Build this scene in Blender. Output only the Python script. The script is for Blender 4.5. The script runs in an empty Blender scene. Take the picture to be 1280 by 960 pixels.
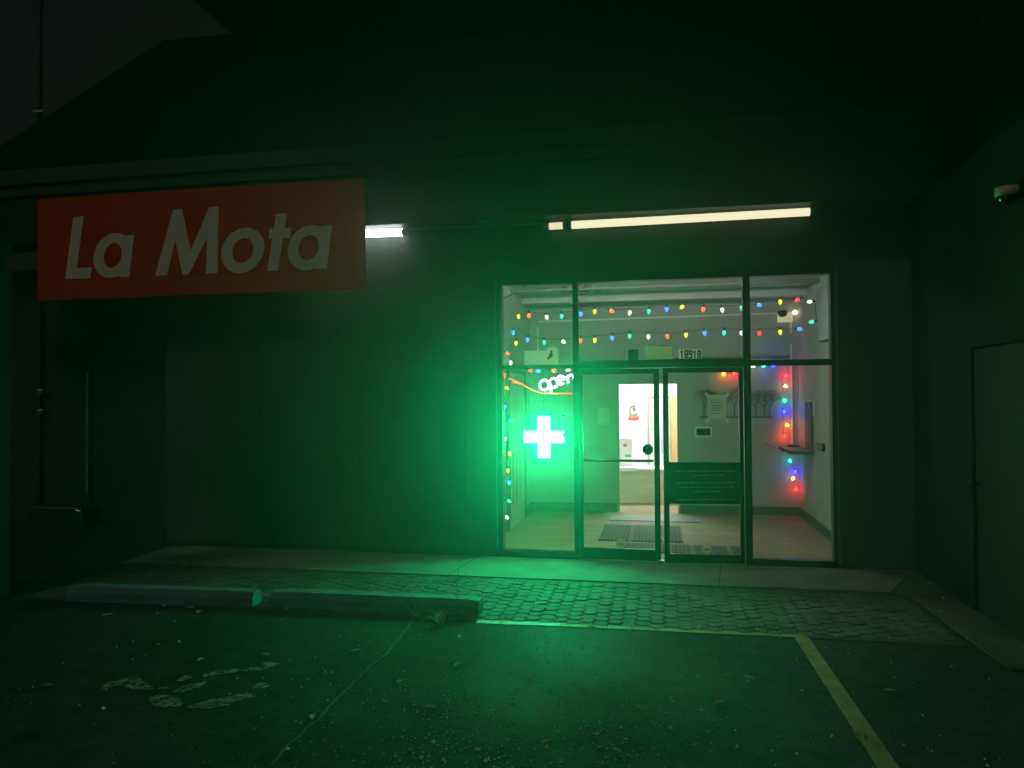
import bpy, bmesh, math, random
from mathutils import Vector, Matrix
random.seed(7)
S = bpy.context.scene
C = S.collection
R = math.radians

# ------------------------------------------------------------------ camera
F = 940.0; H = 1.73; D = 8.0
yaw, pit, rol = R(10.98), R(1.029), R(-.395)
fw = Vector((-math.sin(yaw)*math.cos(pit), math.cos(yaw)*math.cos(pit), math.sin(pit)))
rt = Vector((math.cos(yaw), math.sin(yaw), 0))
up = rt.cross(fw)
r2 = math.cos(rol)*rt + math.sin(rol)*up
u2 = -math.sin(rol)*rt + math.cos(rol)*up
cd = bpy.data.cameras.new('camera'); cam = bpy.data.objects.new('camera', cd); C.objects.link(cam)
cd.sensor_width = 36; cd.lens = F/1280*36; cd.clip_start = .05; cd.clip_end = 500
cam.matrix_world = Matrix(((r2.x, u2.x, -fw.x, 0), (r2.y, u2.y, -fw.y, -D), (r2.z, u2.z, -fw.z, H), (0, 0, 0, 1)))
S.camera = cam

# ------------------------------------------------------------------ night sky, dim street light, exposure
w = bpy.data.worlds.new('World'); S.world = w; w.use_nodes = True
wn = w.node_tree
bg = wn.nodes['Background']
tc = wn.nodes.new('ShaderNodeTexCoord'); sx = wn.nodes.new('ShaderNodeSeparateXYZ'); rp = wn.nodes.new('ShaderNodeValToRGB')
wn.links.new(tc.outputs['Generated'], sx.inputs[0]); wn.links.new(sx.outputs['Z'], rp.inputs[0]); wn.links.new(rp.outputs[0], bg.inputs['Color'])
rp.color_ramp.elements[0].color = (.0042, .0041, .0039, 1); rp.color_ramp.elements[1].color = (.0028, .0028, .0030, 1)
bg.inputs['Strength'].default_value = 1.0
sd = bpy.data.lights.new('street_glow', 'SUN'); sun = bpy.data.objects.new('street_glow', sd); C.objects.link(sun)
SUN_STRENGTH = .20
sd.energy = SUN_STRENGTH; sd.angle = R(12); sd.color = (1, .93, .82)
sun.rotation_euler = Vector((.44, .66, -.61)).to_track_quat('-Z', 'Y').to_euler()
S.view_settings.view_transform = 'Standard'; S.view_settings.look = 'None'
S.view_settings.exposure = 0; S.view_settings.gamma = 1
S.render.engine = 'CYCLES'
cy = S.cycles
cy.use_denoising = True; cy.max_bounces = 6; cy.diffuse_bounces = 3; cy.glossy_bounces = 3; cy.volume_bounces = 0
cy.transparent_max_bounces = 24; cy.caustics_reflective = False; cy.caustics_refractive = False
cy.sample_clamp_indirect = 4

# ------------------------------------------------------------------ pixel of the photo -> point on a real plane
def ray(px, py): return fw*F + r2*(px-640) - u2*(py-480)
CO = Vector((0, -D, H))
def AY(px, py, Y=0.):
    d = ray(px, py); return CO + d*((Y+D)/d.y)
def AX(px, py, X):
    d = ray(px, py); return CO + d*(X/d.x)
def AZ(px, py, Z=0.):
    d = ray(px, py); return CO + d*((Z-H)/d.z)

# ------------------------------------------------------------------ materials
def mat(name, col, rough=.7, var=.15, scale=4., bump=.0, bscale=60., metal=0., spec=.5, col2=None, stretch=(1, 1, 1)):
    m = bpy.data.materials.new(name); m.use_nodes = True; t = m.node_tree; n = t.nodes; b = n['Principled BSDF']
    b.inputs['Roughness'].default_value = rough; b.inputs['Metallic'].default_value = metal
    b.inputs['Specular IOR Level'].default_value = spec
    co = n.new('ShaderNodeTexCoord'); mp = n.new('ShaderNodeMapping'); mp.inputs['Scale'].default_value = stretch
    t.links.new(co.outputs['Object'], mp.inputs[0])
    nz = n.new('ShaderNodeTexNoise'); nz.inputs['Scale'].default_value = scale; nz.inputs['Detail'].default_value = 8; nz.inputs['Roughness'].default_value = .65
    t.links.new(mp.outputs[0], nz.inputs['Vector'])
    cr = n.new('ShaderNodeValToRGB'); c2 = col2 or tuple(c*(1-var*1.6) for c in col)
    cr.color_ramp.elements[0].position = .34; cr.color_ramp.elements[1].position = .66
    cr.color_ramp.elements[0].color = (*c2, 1); cr.color_ramp.elements[1].color = (*[min(1, c*(1+var*.6)) for c in col], 1)
    t.links.new(nz.outputs['Fac'], cr.inputs[0]); t.links.new(cr.outputs[0], b.inputs['Base Color'])
    if bump:
        n2 = n.new('ShaderNodeTexNoise'); n2.inputs['Scale'].default_value = bscale; n2.inputs['Detail'].default_value = 6
        t.links.new(mp.outputs[0], n2.inputs['Vector'])
        bp = n.new('ShaderNodeBump'); bp.inputs['Strength'].default_value = bump; bp.inputs['Distance'].default_value = .01
        t.links.new(n2.outputs['Fac'], bp.inputs['Height']); t.links.new(bp.outputs[0], b.inputs['Normal'])
    return m
def emit(name, col, s=1.):
    m = bpy.data.materials.new(name); m.use_nodes = True; b = m.node_tree.nodes['Principled BSDF']
    b.inputs['Base Color'].default_value = (*[min(1, c)*.5 for c in col], 1); b.inputs['Roughness'].default_value = .3
    b.inputs['Emission Color'].default_value = (*col, 1); b.inputs['Emission Strength'].default_value = s
    return m
def glass_mat():
    m = bpy.data.materials.new('window_glass'); m.use_nodes = True; t = m.node_tree; n = t.nodes; n.remove(n['Principled BSDF'])
    o = n['Material Output']; mx = n.new('ShaderNodeMixShader'); tr = n.new('ShaderNodeBsdfTransparent'); gl = n.new('ShaderNodeBsdfGlossy')
    lw = n.new('ShaderNodeLayerWeight'); lw.inputs['Blend'].default_value = .5
    pw = n.new('ShaderNodeMath'); pw.operation = 'POWER'; pw.inputs[1].default_value = 5; t.links.new(lw.outputs['Facing'], pw.inputs[0])
    fr = n.new('ShaderNodeMath'); fr.operation = 'MULTIPLY_ADD'; fr.inputs[1].default_value = .9; fr.inputs[2].default_value = .03; t.links.new(pw.outputs[0], fr.inputs[0])
    tr.inputs['Color'].default_value = (.93, .96, .94, 1); gl.inputs['Roughness'].default_value = .02
    t.links.new(fr.outputs[0], mx.inputs[0]); t.links.new(tr.outputs[0], mx.inputs[1]); t.links.new(gl.outputs[0], mx.inputs[2]); t.links.new(mx.outputs[0], o.inputs['Surface'])
    return m

def asphalt():
    m = mat('asphalt', (.030, .030, .031), .62, .55, 7., 1., 140, spec=.22)
    t = m.node_tree; n = t.nodes; b = n['Principled BSDF']; cr = [x for x in n if x.type == 'VALTORGB'][0]
    co = [x for x in n if x.type == 'TEX_COORD'][0]
    v = n.new('ShaderNodeTexVoronoi'); v.inputs['Scale'].default_value = 70; t.links.new(co.outputs['Object'], v.inputs['Vector'])
    sp = n.new('ShaderNodeSeparateColor'); t.links.new(v.outputs['Color'], sp.inputs[0])
    g = n.new('ShaderNodeMath'); g.operation = 'GREATER_THAN'; g.inputs[1].default_value = .93; t.links.new(sp.outputs[0], g.inputs[0])
    l = n.new('ShaderNodeMath'); l.operation = 'LESS_THAN'; l.inputs[1].default_value = .35; t.links.new(v.outputs['Distance'], l.inputs[0])
    mu = n.new('ShaderNodeMath'); mu.operation = 'MULTIPLY'; t.links.new(g.outputs[0], mu.inputs[0]); t.links.new(l.outputs[0], mu.inputs[1])
    mx = n.new('ShaderNodeMixRGB'); mx.inputs[2].default_value = (.17, .165, .15, 1); t.links.new(mu.outputs[0], mx.inputs[0]); t.links.new(cr.outputs[0], mx.inputs[1])
    # oil and damp patches change colour and roughness
    nz = n.new('ShaderNodeTexNoise'); nz.inputs['Scale'].default_value = .8; nz.inputs['Detail'].default_value = 5; t.links.new(co.outputs['Object'], nz.inputs['Vector'])
    r = n.new('ShaderNodeMapRange'); r.inputs[1].default_value = .35; r.inputs[2].default_value = .65; r.inputs[3].default_value = .68; r.inputs[4].default_value = .95
    t.links.new(nz.outputs['Fac'], r.inputs[0]); t.links.new(r.outputs[0], b.inputs['Roughness'])
    t.links.new(mx.outputs[0], b.inputs['Base Color'])
    return m
def worn_paint(name, col, thr=.46, scale=22.):
    m = mat(name, col, .6, .3, 9., .3, 120); t = m.node_tree; n = t.nodes; b = n['Principled BSDF']; o = n['Material Output']
    co = [x for x in n if x.type == 'TEX_COORD'][0]
    nz = n.new('ShaderNodeTexNoise'); nz.inputs['Scale'].default_value = scale; nz.inputs['Detail'].default_value = 10; nz.inputs['Roughness'].default_value = .75
    t.links.new(co.outputs['Object'], nz.inputs['Vector'])
    g = n.new('ShaderNodeMapRange'); g.inputs[1].default_value = thr-.05; g.inputs[2].default_value = thr+.05; t.links.new(nz.outputs['Fac'], g.inputs[0])
    tr = n.new('ShaderNodeBsdfTransparent'); mx = n.new('ShaderNodeMixShader')
    t.links.new(g.outputs[0], mx.inputs[0]); t.links.new(tr.outputs[0], mx.inputs[1]); t.links.new(b.outputs[0], mx.inputs[2]); t.links.new(mx.outputs[0], o.inputs['Surface'])
    return m
def wood_floor():
    m = mat('wood_floor', (.27, .19, .105), .65, .2, 3., .1, 60, stretch=(1, 8, 1)); t = m.node_tree; n = t.nodes; b = n['Principled BSDF']
    cr = [x for x in n if x.type == 'VALTORGB'][0]; co = [x for x in n if x.type == 'TEX_COORD'][0]
    br = n.new('ShaderNodeTexBrick'); br.inputs['Scale'].default_value = 1; br.inputs['Brick Width'].default_value = 1.1; br.inputs['Row Height'].default_value = .13
    br.inputs['Mortar Size'].default_value = .004; br.inputs['Color1'].default_value = (.75, .75, .75, 1); br.inputs['Color2'].default_value = (1.1, 1.1, 1.1, 1); br.inputs['Mortar'].default_value = (.3, .3, .3, 1)
    t.links.new(co.outputs['Object'], br.inputs['Vector'])
    mx = n.new('ShaderNodeMixRGB'); mx.blend_type = 'MULTIPLY'; mx.inputs[0].default_value = 1
    t.links.new(cr.outputs[0], mx.inputs[1]); t.links.new(br.outputs['Color'], mx.inputs[2]); t.links.new(mx.outputs[0], b.inputs['Base Color'])
    return m
def thin(m, k=.6):
    t = m.node_tree; n = t.nodes; b = n['Principled BSDF']; o = n['Material Output']; cr = [x for x in n if x.type == 'VALTORGB'][0]
    tl = n.new('ShaderNodeBsdfTranslucent'); mx = n.new('ShaderNodeMixShader'); mx.inputs[0].default_value = k
    t.links.new(cr.outputs[0], tl.inputs['Color']); t.links.new(b.outputs[0], mx.inputs[1]); t.links.new(tl.outputs[0], mx.inputs[2]); t.links.new(mx.outputs[0], o.inputs['Surface'])
    return m

M = dict(
    asphalt=asphalt(),
    concrete=mat('concrete', (.17, .165, .15), .8, .3, 2.2, .5, 90),
    dimmed_concrete=mat('dimmed_concrete', (.09, .085, .065), .9, .35, 2.6, .6, 80, spec=.2),
    paver=mat('paver_clay', (.085, .08, .072), .75, .5, 3.5, .6, 110),
    joint=mat('joint_dirt', (.045, .045, .035), .95, .3, 12, .8, 90),
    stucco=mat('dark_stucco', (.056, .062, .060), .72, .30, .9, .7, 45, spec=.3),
    dark_trim=mat('dark_trim', (.022, .026, .024), .6, .2, 5, .2, 40, spec=.3),
    fascia=mat('fascia_paint', (.022, .026, .024), .8, .2, 3, .3, 40, spec=.15, stretch=(.3, 1, 3)),
    roofing=mat('roofing', (.008, .009, .009), .95, .3, 8, .5, 50, spec=.1),
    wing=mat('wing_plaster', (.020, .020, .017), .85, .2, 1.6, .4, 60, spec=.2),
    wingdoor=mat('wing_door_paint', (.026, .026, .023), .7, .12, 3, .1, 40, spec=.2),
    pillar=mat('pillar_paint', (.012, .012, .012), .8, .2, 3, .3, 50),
    black=mat('black_aluminium', (.018, .020, .020), .38, .15, 6, .05, 80, spec=.5),
    dark_door=mat('dark_door', (.012, .014, .013), .55, .2, 5, .1, 60),
    steel=mat('brushed_steel', (.5, .5, .48), .3, .1, 20, .05, 200, metal=1.),
    white=mat('white_plastic', (.88, .88, .85), .45, .06, 8),
    paper=mat('paper', (.80, .80, .76), .8, .06, 15),
    card=thin(mat('cream_card', (.88, .86, .72), .8, .05, 12), .8),
    wall=mat('lobby_wall_paint', (.46, .44, .43), .75, .08, 1.5, .12, 70),
    ceil=mat('lobby_ceiling_paint', (.60, .57, .60), .8, .08, 2, .1, 50),
    base=mat('baseboard', (.10, .11, .11), .6, .15, 5),
    wood=wood_floor(),
    bright=mat('back_room_paint', (.78, .76, .77), .7, .05, 2),
    beige=mat('beige_laminate', (.55, .47, .34), .5, .15, 3, .05, 30, stretch=(1, 1, 6)),
    yellow_wood=mat('yellow_wood', (.60, .42, .18), .55, .2, 4, stretch=(8, 8, 1)),
    grey=mat('grey_metal', (.20, .22, .22), .5, .15, 6),
    rubber=mat('rubber', (.012, .015, .015), .75, .2, 12, .3, 90),
    green_box=mat('teal_box', (.03, .15, .16), .6, .15, 8),
    red_print=mat('red_print', (.55, .05, .05), .7, .15, 20),
    black_print=mat('black_print', (.02, .02, .02), .7, .1, 20),
    dim_print=mat('faded_print', (.10, .13, .12), .7, .1, 20),
    sign_red=mat('sign_red', (.58, .001, .002), .9, .05, 1.2, spec=0.),
    sign_cream=mat('sign_cream', (.86, .76, .66), .6, .05, 2, spec=.2),
    blue_paint=mat('blue_paint', (.06, .17, .21), .75, .4, 7, .6, 70, col2=(.07, .12, .13)),
    white_line=worn_paint('white_line', (.48, .46, .38), .40),
    yellow_line=worn_paint('yellow_line', (.26, .21, .05), .36),
    symbol=worn_paint('symbol_paint', (.27, .275, .25), .49, 17),
    tar=mat('tar_seal', (.10, .10, .085), .8, .4, 14, .4, 60),
    weed=mat('weed_leaf', (.36, .36, .18), .7, .35, 12),
    litter=mat('dry_leaf', (.50, .46, .32), .8, .3, 9),
    pebble=mat('pebble', (.75, .73, .66), .35, .3, 30),
    glass=glass_mat(),
    wire=mat('cable', (.015, .05, .03), .6, .1, 20),
    conduit=mat('conduit', (.13, .15, .14), .55, .15, 10),
)
BULB = dict(
    R=emit('bulb_red', (1, .035, .02), 3.0), O=emit('bulb_orange', (1, .11, .02), 3.0), Y=emit('bulb_yellow', (1, .72, .05), 1.9),
    B=emit('bulb_blue', (.05, .2, 1), 3.2), T=emit('bulb_teal', (.06, .80, .62), 1.7), W=emit('bulb_white', (1, .93, .82), 1.9))
BULB_HOT = dict(
    R=emit('lit_red', (1, .004, .006), 62), O=emit('lit_orange', (1, .25, .01), 45), W=emit('lit_white', (1, .55, .28), 22),
    B=emit('lit_blue', (.005, .007, 1), 75), T=emit('lit_teal', (.01, .8, .5), 24), Y=emit('lit_yellow', (1, .5, .03), 20))
PUTTY = mat('filament_glow', (1, 1, 1), .3, 0)

# ------------------------------------------------------------------ mesh helpers
class MB:
    def __init__(s): s.bm = bmesh.new()
    def box(s, x0, x1, y0, y1, z0, z1, bevel=0.):
        if x0 > x1: x0, x1 = x1, x0
        if y0 > y1: y0, y1 = y1, y0
        if z0 > z1: z0, z1 = z1, z0
        g = bmesh.ops.create_cube(s.bm, size=1)
        for v in g['verts']:
            v.co = Vector(((x0+x1)/2+v.co.x*(x1-x0), (y0+y1)/2+v.co.y*(y1-y0), (z0+z1)/2+v.co.z*(z1-z0)))
        if bevel:
            es = list({e for v in g['verts'] for e in v.link_edges})
            bmesh.ops.bevel(s.bm, geom=es, offset=bevel, segments=2, affect='EDGES', profile=.5)
        return s
    def prism(s, pts, off):
        """pts: list of Vectors in one plane; off: Vector of thickness."""
        a = [s.bm.verts.new(p) for p in pts]; b = [s.bm.verts.new(Vector(p)+off) for p in pts]
        n = len(pts); s.bm.faces.new(a); s.bm.faces.new(b[::-1])
        for i in range(n): s.bm.faces.new((a[i], b[i], b[(i+1) % n], a[(i+1) % n]))
        return s
    def ring(s, outer, inner, off):
        n = len(outer)
        A = [[s.bm.verts.new(Vector(p)+o) for p in L] for L in (outer, inner) for o in (Vector((0, 0, 0)), off)]
        for i in range(n):
            j = (i+1) % n
            s.bm.faces.new((A[0][i], A[0][j], A[2][j], A[2][i])); s.bm.faces.new((A[1][i], A[3][i], A[3][j], A[1][j]))
            s.bm.faces.new((A[0][i], A[1][i], A[1][j], A[0][j])); s.bm.faces.new((A[2][i], A[2][j], A[3][j], A[3][i]))
        return s
    def tube(s, pts, r, seg=8):
        pts = [Vector(p) for p in pts]; rings = []
        for i, p in enumerate(pts):
            d = (pts[min(i+1, len(pts)-1)]-pts[max(i-1, 0)]).normalized()
            a = d.cross(Vector((0, 0, 1)) if abs(d.z) < .9 else Vector((1, 0, 0))).normalized(); b = d.cross(a)
            rr = r[i] if isinstance(r, (list, tuple)) else r
            rings.append([s.bm.verts.new(p+(a*math.cos(t)+b*math.sin(t))*rr) for t in [2*math.pi*k/seg for k in range(seg)]])
        for q, q2 in zip(rings, rings[1:]):
            for k in range(seg): s.bm.faces.new((q[k], q[(k+1) % seg], q2[(k+1) % seg], q2[k]))
        s.bm.faces.new(rings[0][::-1]); s.bm.faces.new(rings[-1])
        return s
    def lathe(s, o, axis, prof, seg=12):
        """prof: (radius, distance along axis)."""
        o = Vector(o); ax = Vector(axis).normalized(); a = ax.cross(Vector((0, 1, 0)) if abs(ax.y) < .9 else Vector((1, 0, 0))).normalized(); b = ax.cross(a)
        rings = [[s.bm.verts.new(o+ax*h+(a*math.cos(2*math.pi*k/seg)+b*math.sin(2*math.pi*k/seg))*max(r, .0004)) for k in range(seg)] for r, h in prof]
        for q, q2 in zip(rings, rings[1:]):
            for k in range(seg): s.bm.faces.new((q[k], q[(k+1) % seg], q2[(k+1) % seg], q2[k]))
        s.bm.faces.new(rings[0][::-1]); s.bm.faces.new(rings[-1])
        return s
    def build(s, name, m, parent=None, smooth=False):
        bmesh.ops.recalc_face_normals(s.bm, faces=s.bm.faces)
        me = bpy.data.meshes.new(name); s.bm.to_mesh(me); s.bm.free(); me.materials.append(m)
        if smooth:
            for p in me.polygons: p.use_smooth = True
        o = bpy.data.objects.new(name, me); C.objects.link(o)
        if parent is not None:
            o.parent = parent; o.matrix_parent_inverse = parent.matrix_basis.inverted()
        return o
def tag(o, label=None, cat=None, group=None, kind=None):
    if label: o['label'] = label
    if cat: o['category'] = cat
    if group: o['group'] = group
    if kind: o['kind'] = kind
    return o
def thing(name, label, cat, loc=(0, 0, 0), group=None):
    o = bpy.data.objects.new(name, None); C.objects.link(o); o.location = loc; o.empty_display_size = .1
    return tag(o, label, cat, group)
V = Vector
def zx(px, py, Y=0.):
    p = AY(px, py, Y); return p.x, p.z

# ================================================================== ground
GX0, GX1, GY0, GY1 = -18., 12., -14., 14.
tag(MB().box(GX0, GX1, GY0, GY1, -.2, -.004).build('asphalt_ground', M['asphalt']), kind='structure')
# concrete walk along the shop front and round the right-hand corner
wk = MB()
wk.prism([V((-5.62, -.92, -.02)), V((1.96, -.92, -.02)), V((2.44, .0, -.02)), V((-5.62, .0, -.02))], V((0, 0, .032)))
tag(wk.build('pavement', M['concrete']), kind='structure')
wk2 = MB().prism([V((1.972, -.92, -.02)), V((2.08, -1.05, -.02)), V((2.12, -1.6, -.02)), V((2.15, -2.75, -.02)), V((2.6, -2.75, -.02)), V((2.6, .0, -.02)), V((2.452, .0, -.02))], V((0, 0, .030)))  # darker copy of the walk concrete; the corner's dimness is in its colour
tag(wk2.build('side_pavement', M['dimmed_concrete']), kind='structure')
jt = MB()
for x in (-4.4, -2.02, .52):
    jt.prism([V((x, -.918, .0125)), V((x+.012, -.918, .0125)), V((x+.1, -.002, .0125)), V((x+.088, -.002, .0125))], V((0, 0, .001)))
tag(jt.build('pavement_joint', M['joint']), kind='structure')
# clay pavers, each a bevelled six-sided stone set in dirt
PX0, PX1, PY0, PY1 = -5.5, 2.08, -2.30, -.925
tag(MB().box(PX0, PX1, PY0, PY1, -.01, .0).build('paving_bed', M['joint']), kind='structure')
pv = bmesh.new()
Wt, kt, Ht = .070, .034, .112          # half point-to-point width, point length, height
cp = 2*Wt-kt
for i in range(int((PX1-PX0)/cp)+1):
    for j in range(int((PY1-PY0)/Ht)+1):
        cx = PX0+Wt+cp*i; cyy = PY0+Ht*(j+(.5 if i % 2 else 0))+.03
        if cx+Wt > PX1 or cyy+Ht/2 > PY1+.004 or cyy-Ht/2 < PY0-.004: continue
        g_ = .0055; a, b, k = Wt-g_, Ht/2-g_, kt
        hz = .005+random.uniform(-.0035, .0035); tx = random.uniform(-.02, .02); ty = random.uniform(-.03, .03)
        out = [(-a, 0), (-a+k, -b), (a-k, -b), (a, 0), (a-k, b), (-a+k, b)]
        lo = [pv.verts.new((cx+x, cyy+y, -.004)) for x, y in out]
        mi = [pv.verts.new((cx+x, cyy+y, hz-.004+tx*x+ty*y)) for x, y in out]
        hi = [pv.verts.new((cx+x*.93, cyy+y*.90, hz+tx*x+ty*y)) for x, y in out]
        for L, U in ((lo, mi), (mi, hi)):
            for q in range(6): pv.faces.new((L[q], L[(q+1) % 6], U[(q+1) % 6], U[q]))
        pv.faces.new(hi)
b_ = MB(); b_.bm.free(); b_.bm = pv
tag(b_.build('paving', M['paver']), kind='structure')

# painted lines
def stripe(name, pts, width, m, z=.0005):
    b = MB()
    for p, q in zip(pts, pts[1:]):
        d = (q-p).normalized(); nn = V((-d.y, d.x, 0))*width/2
        b.prism([V((p.x, p.y, z))+nn, V((p.x, p.y, z))-nn, V((q.x, q.y, z))-nn, V((q.x, q.y, z))+nn], V((0, 0, .0015)))
    return tag(b.build(name, m), kind='structure')
Lc = AZ(1003, 795.5)
stripe('white_line_marking', [AZ(596, 777), AZ(700, 781)], .085, M['white_line'])
stripe('faded_line_marking', [AZ(700.5, 781), V((Lc.x+.03, Lc.y, 0))], .075, M['yellow_line'])
stripe('yellow_line_marking', [V((Lc.x-.01, Lc.y-.035, 0)), AZ(1112, 962), V((AZ(1112, 962).x+.0, -7.6, 0))], .10, M['yellow_line'])
# tar-filled crack
b = MB(); pts = [AZ(x, y) for x, y in ((518, 772), (488, 812), (462, 834), (432, 862), (402, 894), (368, 925), (330, 962))]
fine = []
for p, q in zip(pts, pts[1:]):
    for k in range(6): fine.append(p.lerp(q, k/6)+V((random.uniform(-.012, .012), random.uniform(-.012, .012), 0)))
for p, q in zip(fine, fine[1:]):
    d = (q-p).normalized(); nn = V((-d.y, d.x, 0))*random.uniform(.004, .010)
    b.prism([V((p.x, p.y, -.003))+nn, V((p.x, p.y, -.003))-nn, V((q.x, q.y, -.003))-nn, V((q.x, q.y, -.003))+nn], V((0, 0, .003)))
tag(b.build('asphalt_crack', M['tar']), kind='structure')
# worn parking symbol
def arcs(lines):
    b = MB()
    for ln in lines:
        P = [AZ(x, y) for x, y, _ in ln]; W = [w_ for _, _, w_ in ln]; Q = []; WW = []
        for i in range(len(P)-1):
            for k in range(5):
                t = k/5; Q.append(P[i].lerp(P[i+1], t)); WW.append(W[i]+(W[i+1]-W[i])*t)
        Q.append(P[-1]); WW.append(W[-1]); L = []; Rr = []
        for i, p in enumerate(Q):
            d = (Q[min(i+1, len(Q)-1)]-Q[max(i-1, 0)]).normalized(); nn = V((-d.y, d.x, 0))*WW[i]*random.uniform(.8, 1.1)/2
            L.append(V((p.x, p.y, .0))+nn); Rr.append(V((p.x, p.y, .0))-nn)
        for i in range(len(Q)-1):
            b.prism([L[i], Rr[i], Rr[i+1], L[i+1]], V((0, 0, -.003)))
    return b
sy = arcs([[(130, 861, .05), (143, 854, .12), (160, 852, .16), (175, 857, .10), (190, 861, .03)],
           [(195, 862, .02), (205, 860, .05), (211, 858, .02)],
           [(215, 864, .03), (228, 862, .09), (243, 857, .10), (256, 852, .02)],
           [(222, 851, .02), (235, 846, .10), (243, 844, .03)],
           [(254, 845, .05), (275, 840, .09), (300, 837, .06), (325, 835, .07), (334, 832, .12), (342, 828, .12)],
           [(192, 870, .05), (203, 875, .16), (214, 879, .14), (226, 881, .03)],
           [(235, 883, .02), (255, 881, .12), (275, 878, .14), (295, 872, .10), (318, 867, .10)],
           [(315, 860, .03), (325, 858, .10), (333, 854, .10)]])
tag(sy.build('worn_parking_symbol', M['symbol']), kind='structure')

# wheel stops
def wheel_stop(p, q, label):
    c = (p+q)/2; L = (q-p).length/2; ang = math.atan2(q.y-p.y, q.x-p.x)
    root = thing('wheel_stop', label, 'wheel stop', (c.x, c.y, 0), 'concrete wheel stops in front of the shop')
    root.rotation_euler.z = ang
    prof = [(-.085, 0), (-.085, .075), (-.055, .125), (.055, .125), (.085, .075), (.085, 0)]
    b = MB(); n = 14; rings = []
    for i in range(n+1):
        x = -L+2*L*i/n; k = 1. if 0 < i < n else .93
        rings.append([b.bm.verts.new((x, y*k+random.uniform(-.002, .002), max(0, z*k+random.uniform(-.002, .002)*(z > 0)))) for y, z in prof])
    for A, B in zip(rings, rings[1:]):
        for k in range(6): b.bm.faces.new((A[k], A[(k+1) % 6], B[(k+1) % 6], B[k]))
    b.bm.faces.new(rings[0]); b.bm.faces.new(rings[-1])
    o = b.build('block', M['blue_paint']); o.parent = root
    for s_ in (-.7, .7):
        r_ = MB().lathe((L*s_, 0, .12), (0, 0, 1), [(.014, 0), (.014, .009), (.008, .012)], 10).build('anchor_bolt', M['grey']); r_.parent = root
    return root
pA0, pA1 = AZ(80, 752), AZ(314, 759.5); pB0, pB1 = AZ(337, 759), AZ(598, 771)
for p in (pA0, pA1, pB0, pB1): p.y += .09
wheel_stop(pA0, pA1, 'long blue painted concrete wheel stop in the dark before the recessed side door')
wheel_stop(pB0, pB1, 'blue painted concrete wheel stop with dry weeds growing at its end')

# ================================================================== the building
bld = thing('shop_building', 'dark stucco shop building with a glazed lobby front and two fluorescent tubes', 'building', (0, 0, 0))
def part(b, name, m, parent=bld, **k): return b.build(name, m, parent, **k)
WX0, WX1 = -1.695, 1.752                 # storefront opening
ZT = 3.05; ZS = 3.62                     # opening head, soffit
LX = -5.75; WR = 2.46                    # left end of the facade wall, wing wall plane
w1 = MB()
w1.box(LX, WX0, 0, .2, 0, ZS).box(WX0, WX1, 0, .2, ZT, ZS).box(WX1, WR, 0, .2, 0, ZS)
part(w1, 'facade_wall', M['stucco'])
for x in (-4.53, -3.31, -2.09):
    part(MB().box(x-.004, x+.004, -.0025, -.0005, .07, ZS-.001), 'panel_joint', M['dark_trim'])
for px, py in ((437, 375), (433, 402), (240, 560)):
    q = AY(px, py); part(MB().lathe((q.x, -.0005, q.z), (0, -1, 0), [(.012, 0), (.012, .006), (.006, .012)], 10), 'bolt', M['black'])
# left recess with side door
part(MB().box(LX-.12, LX, .2, 1.3, 0, ZS).box(-9.4, LX, 1.3, 1.5, 0, ZS), 'recess_wall', mat('recess_plaster', (.050, .052, .046), .85, .2, 2, .3, 50, spec=.2))
sd_ = MB(); xl, xr = -7.86, -6.62
part(sd_.box(xl+.05, xr-.05, 1.255, 1.298, .02, 2.18), 'door', M['dark_door'])
part(MB().box(xl, xl+.05, 1.235, 1.299, .0, 2.24).box(xr-.05, xr, 1.235, 1.299, 0, 2.24).box(xl+.05, xr-.05, 1.237, 1.299, 2.18, 2.24), 'door_frame', M['dark_trim'])
part(MB().box(xl-.006, xl+.010, 1.215, 1.234, .42, 2.14, .003), 'frame_glint', mat('glint_paint', (.5, .5, .46), .5, .3, 3))  # pale strip; the reflection along the metal frame edge is put into its colour
# overhang: soffit, fascia, gutter line
part(MB().box(-9.4, WR+.1, -.50, .2, ZS, ZS+.05), 'soffit', M['dark_trim'])
part(MB().box(-9.4, WR+.1, -.53, -.50, ZS-.06, 4.22), 'fascia', M['fascia'])
part(MB().box(-9.4, WR+.1, -.56, -.53, 4.10, 4.22, .006).box(-9.4, WR+.1, -.60, -.53, 4.225, 4.40, .01), 'gutter', M['dark_trim'])
# roof: sloping lower roof with a hip at the left, and the eave of the upper storey
def P(px, py, Y): return AY(px, py, Y)
rf = MB()
q = [P(-160, 290, .15), P(0, 183, .15), P(205, 50, .15), P(300, 41, .15), V((4.5, .15, 6.0)), V((4.5, .15, 4.3))]
q[0].z = 4.35
part(rf.prism(q, V((0, .25, 0))), 'upper_wall', M['roofing'])
e0 = P(290, 42, -.45); e1 = P(247, -3, -1.4)
part(MB().prism([V((e0.x, -.45, e0.z)), V((e0.x, .4, e0.z)), V((5, .4, e0.z)), V((5, -2.6, e0.z)), V((e0.x, -2.6, e0.z))], V((0, 0, .15))), 'upper_eave', M['roofing'])
part(MB().prism([V((-9.4, -.58, 4.403)), V((4.5, -.58, 4.403)), V((4.5, .14, 4.62)), V((-9.4, .14, 4.62))], V((0, 0, .03))), 'roof', M['roofing'])

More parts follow.
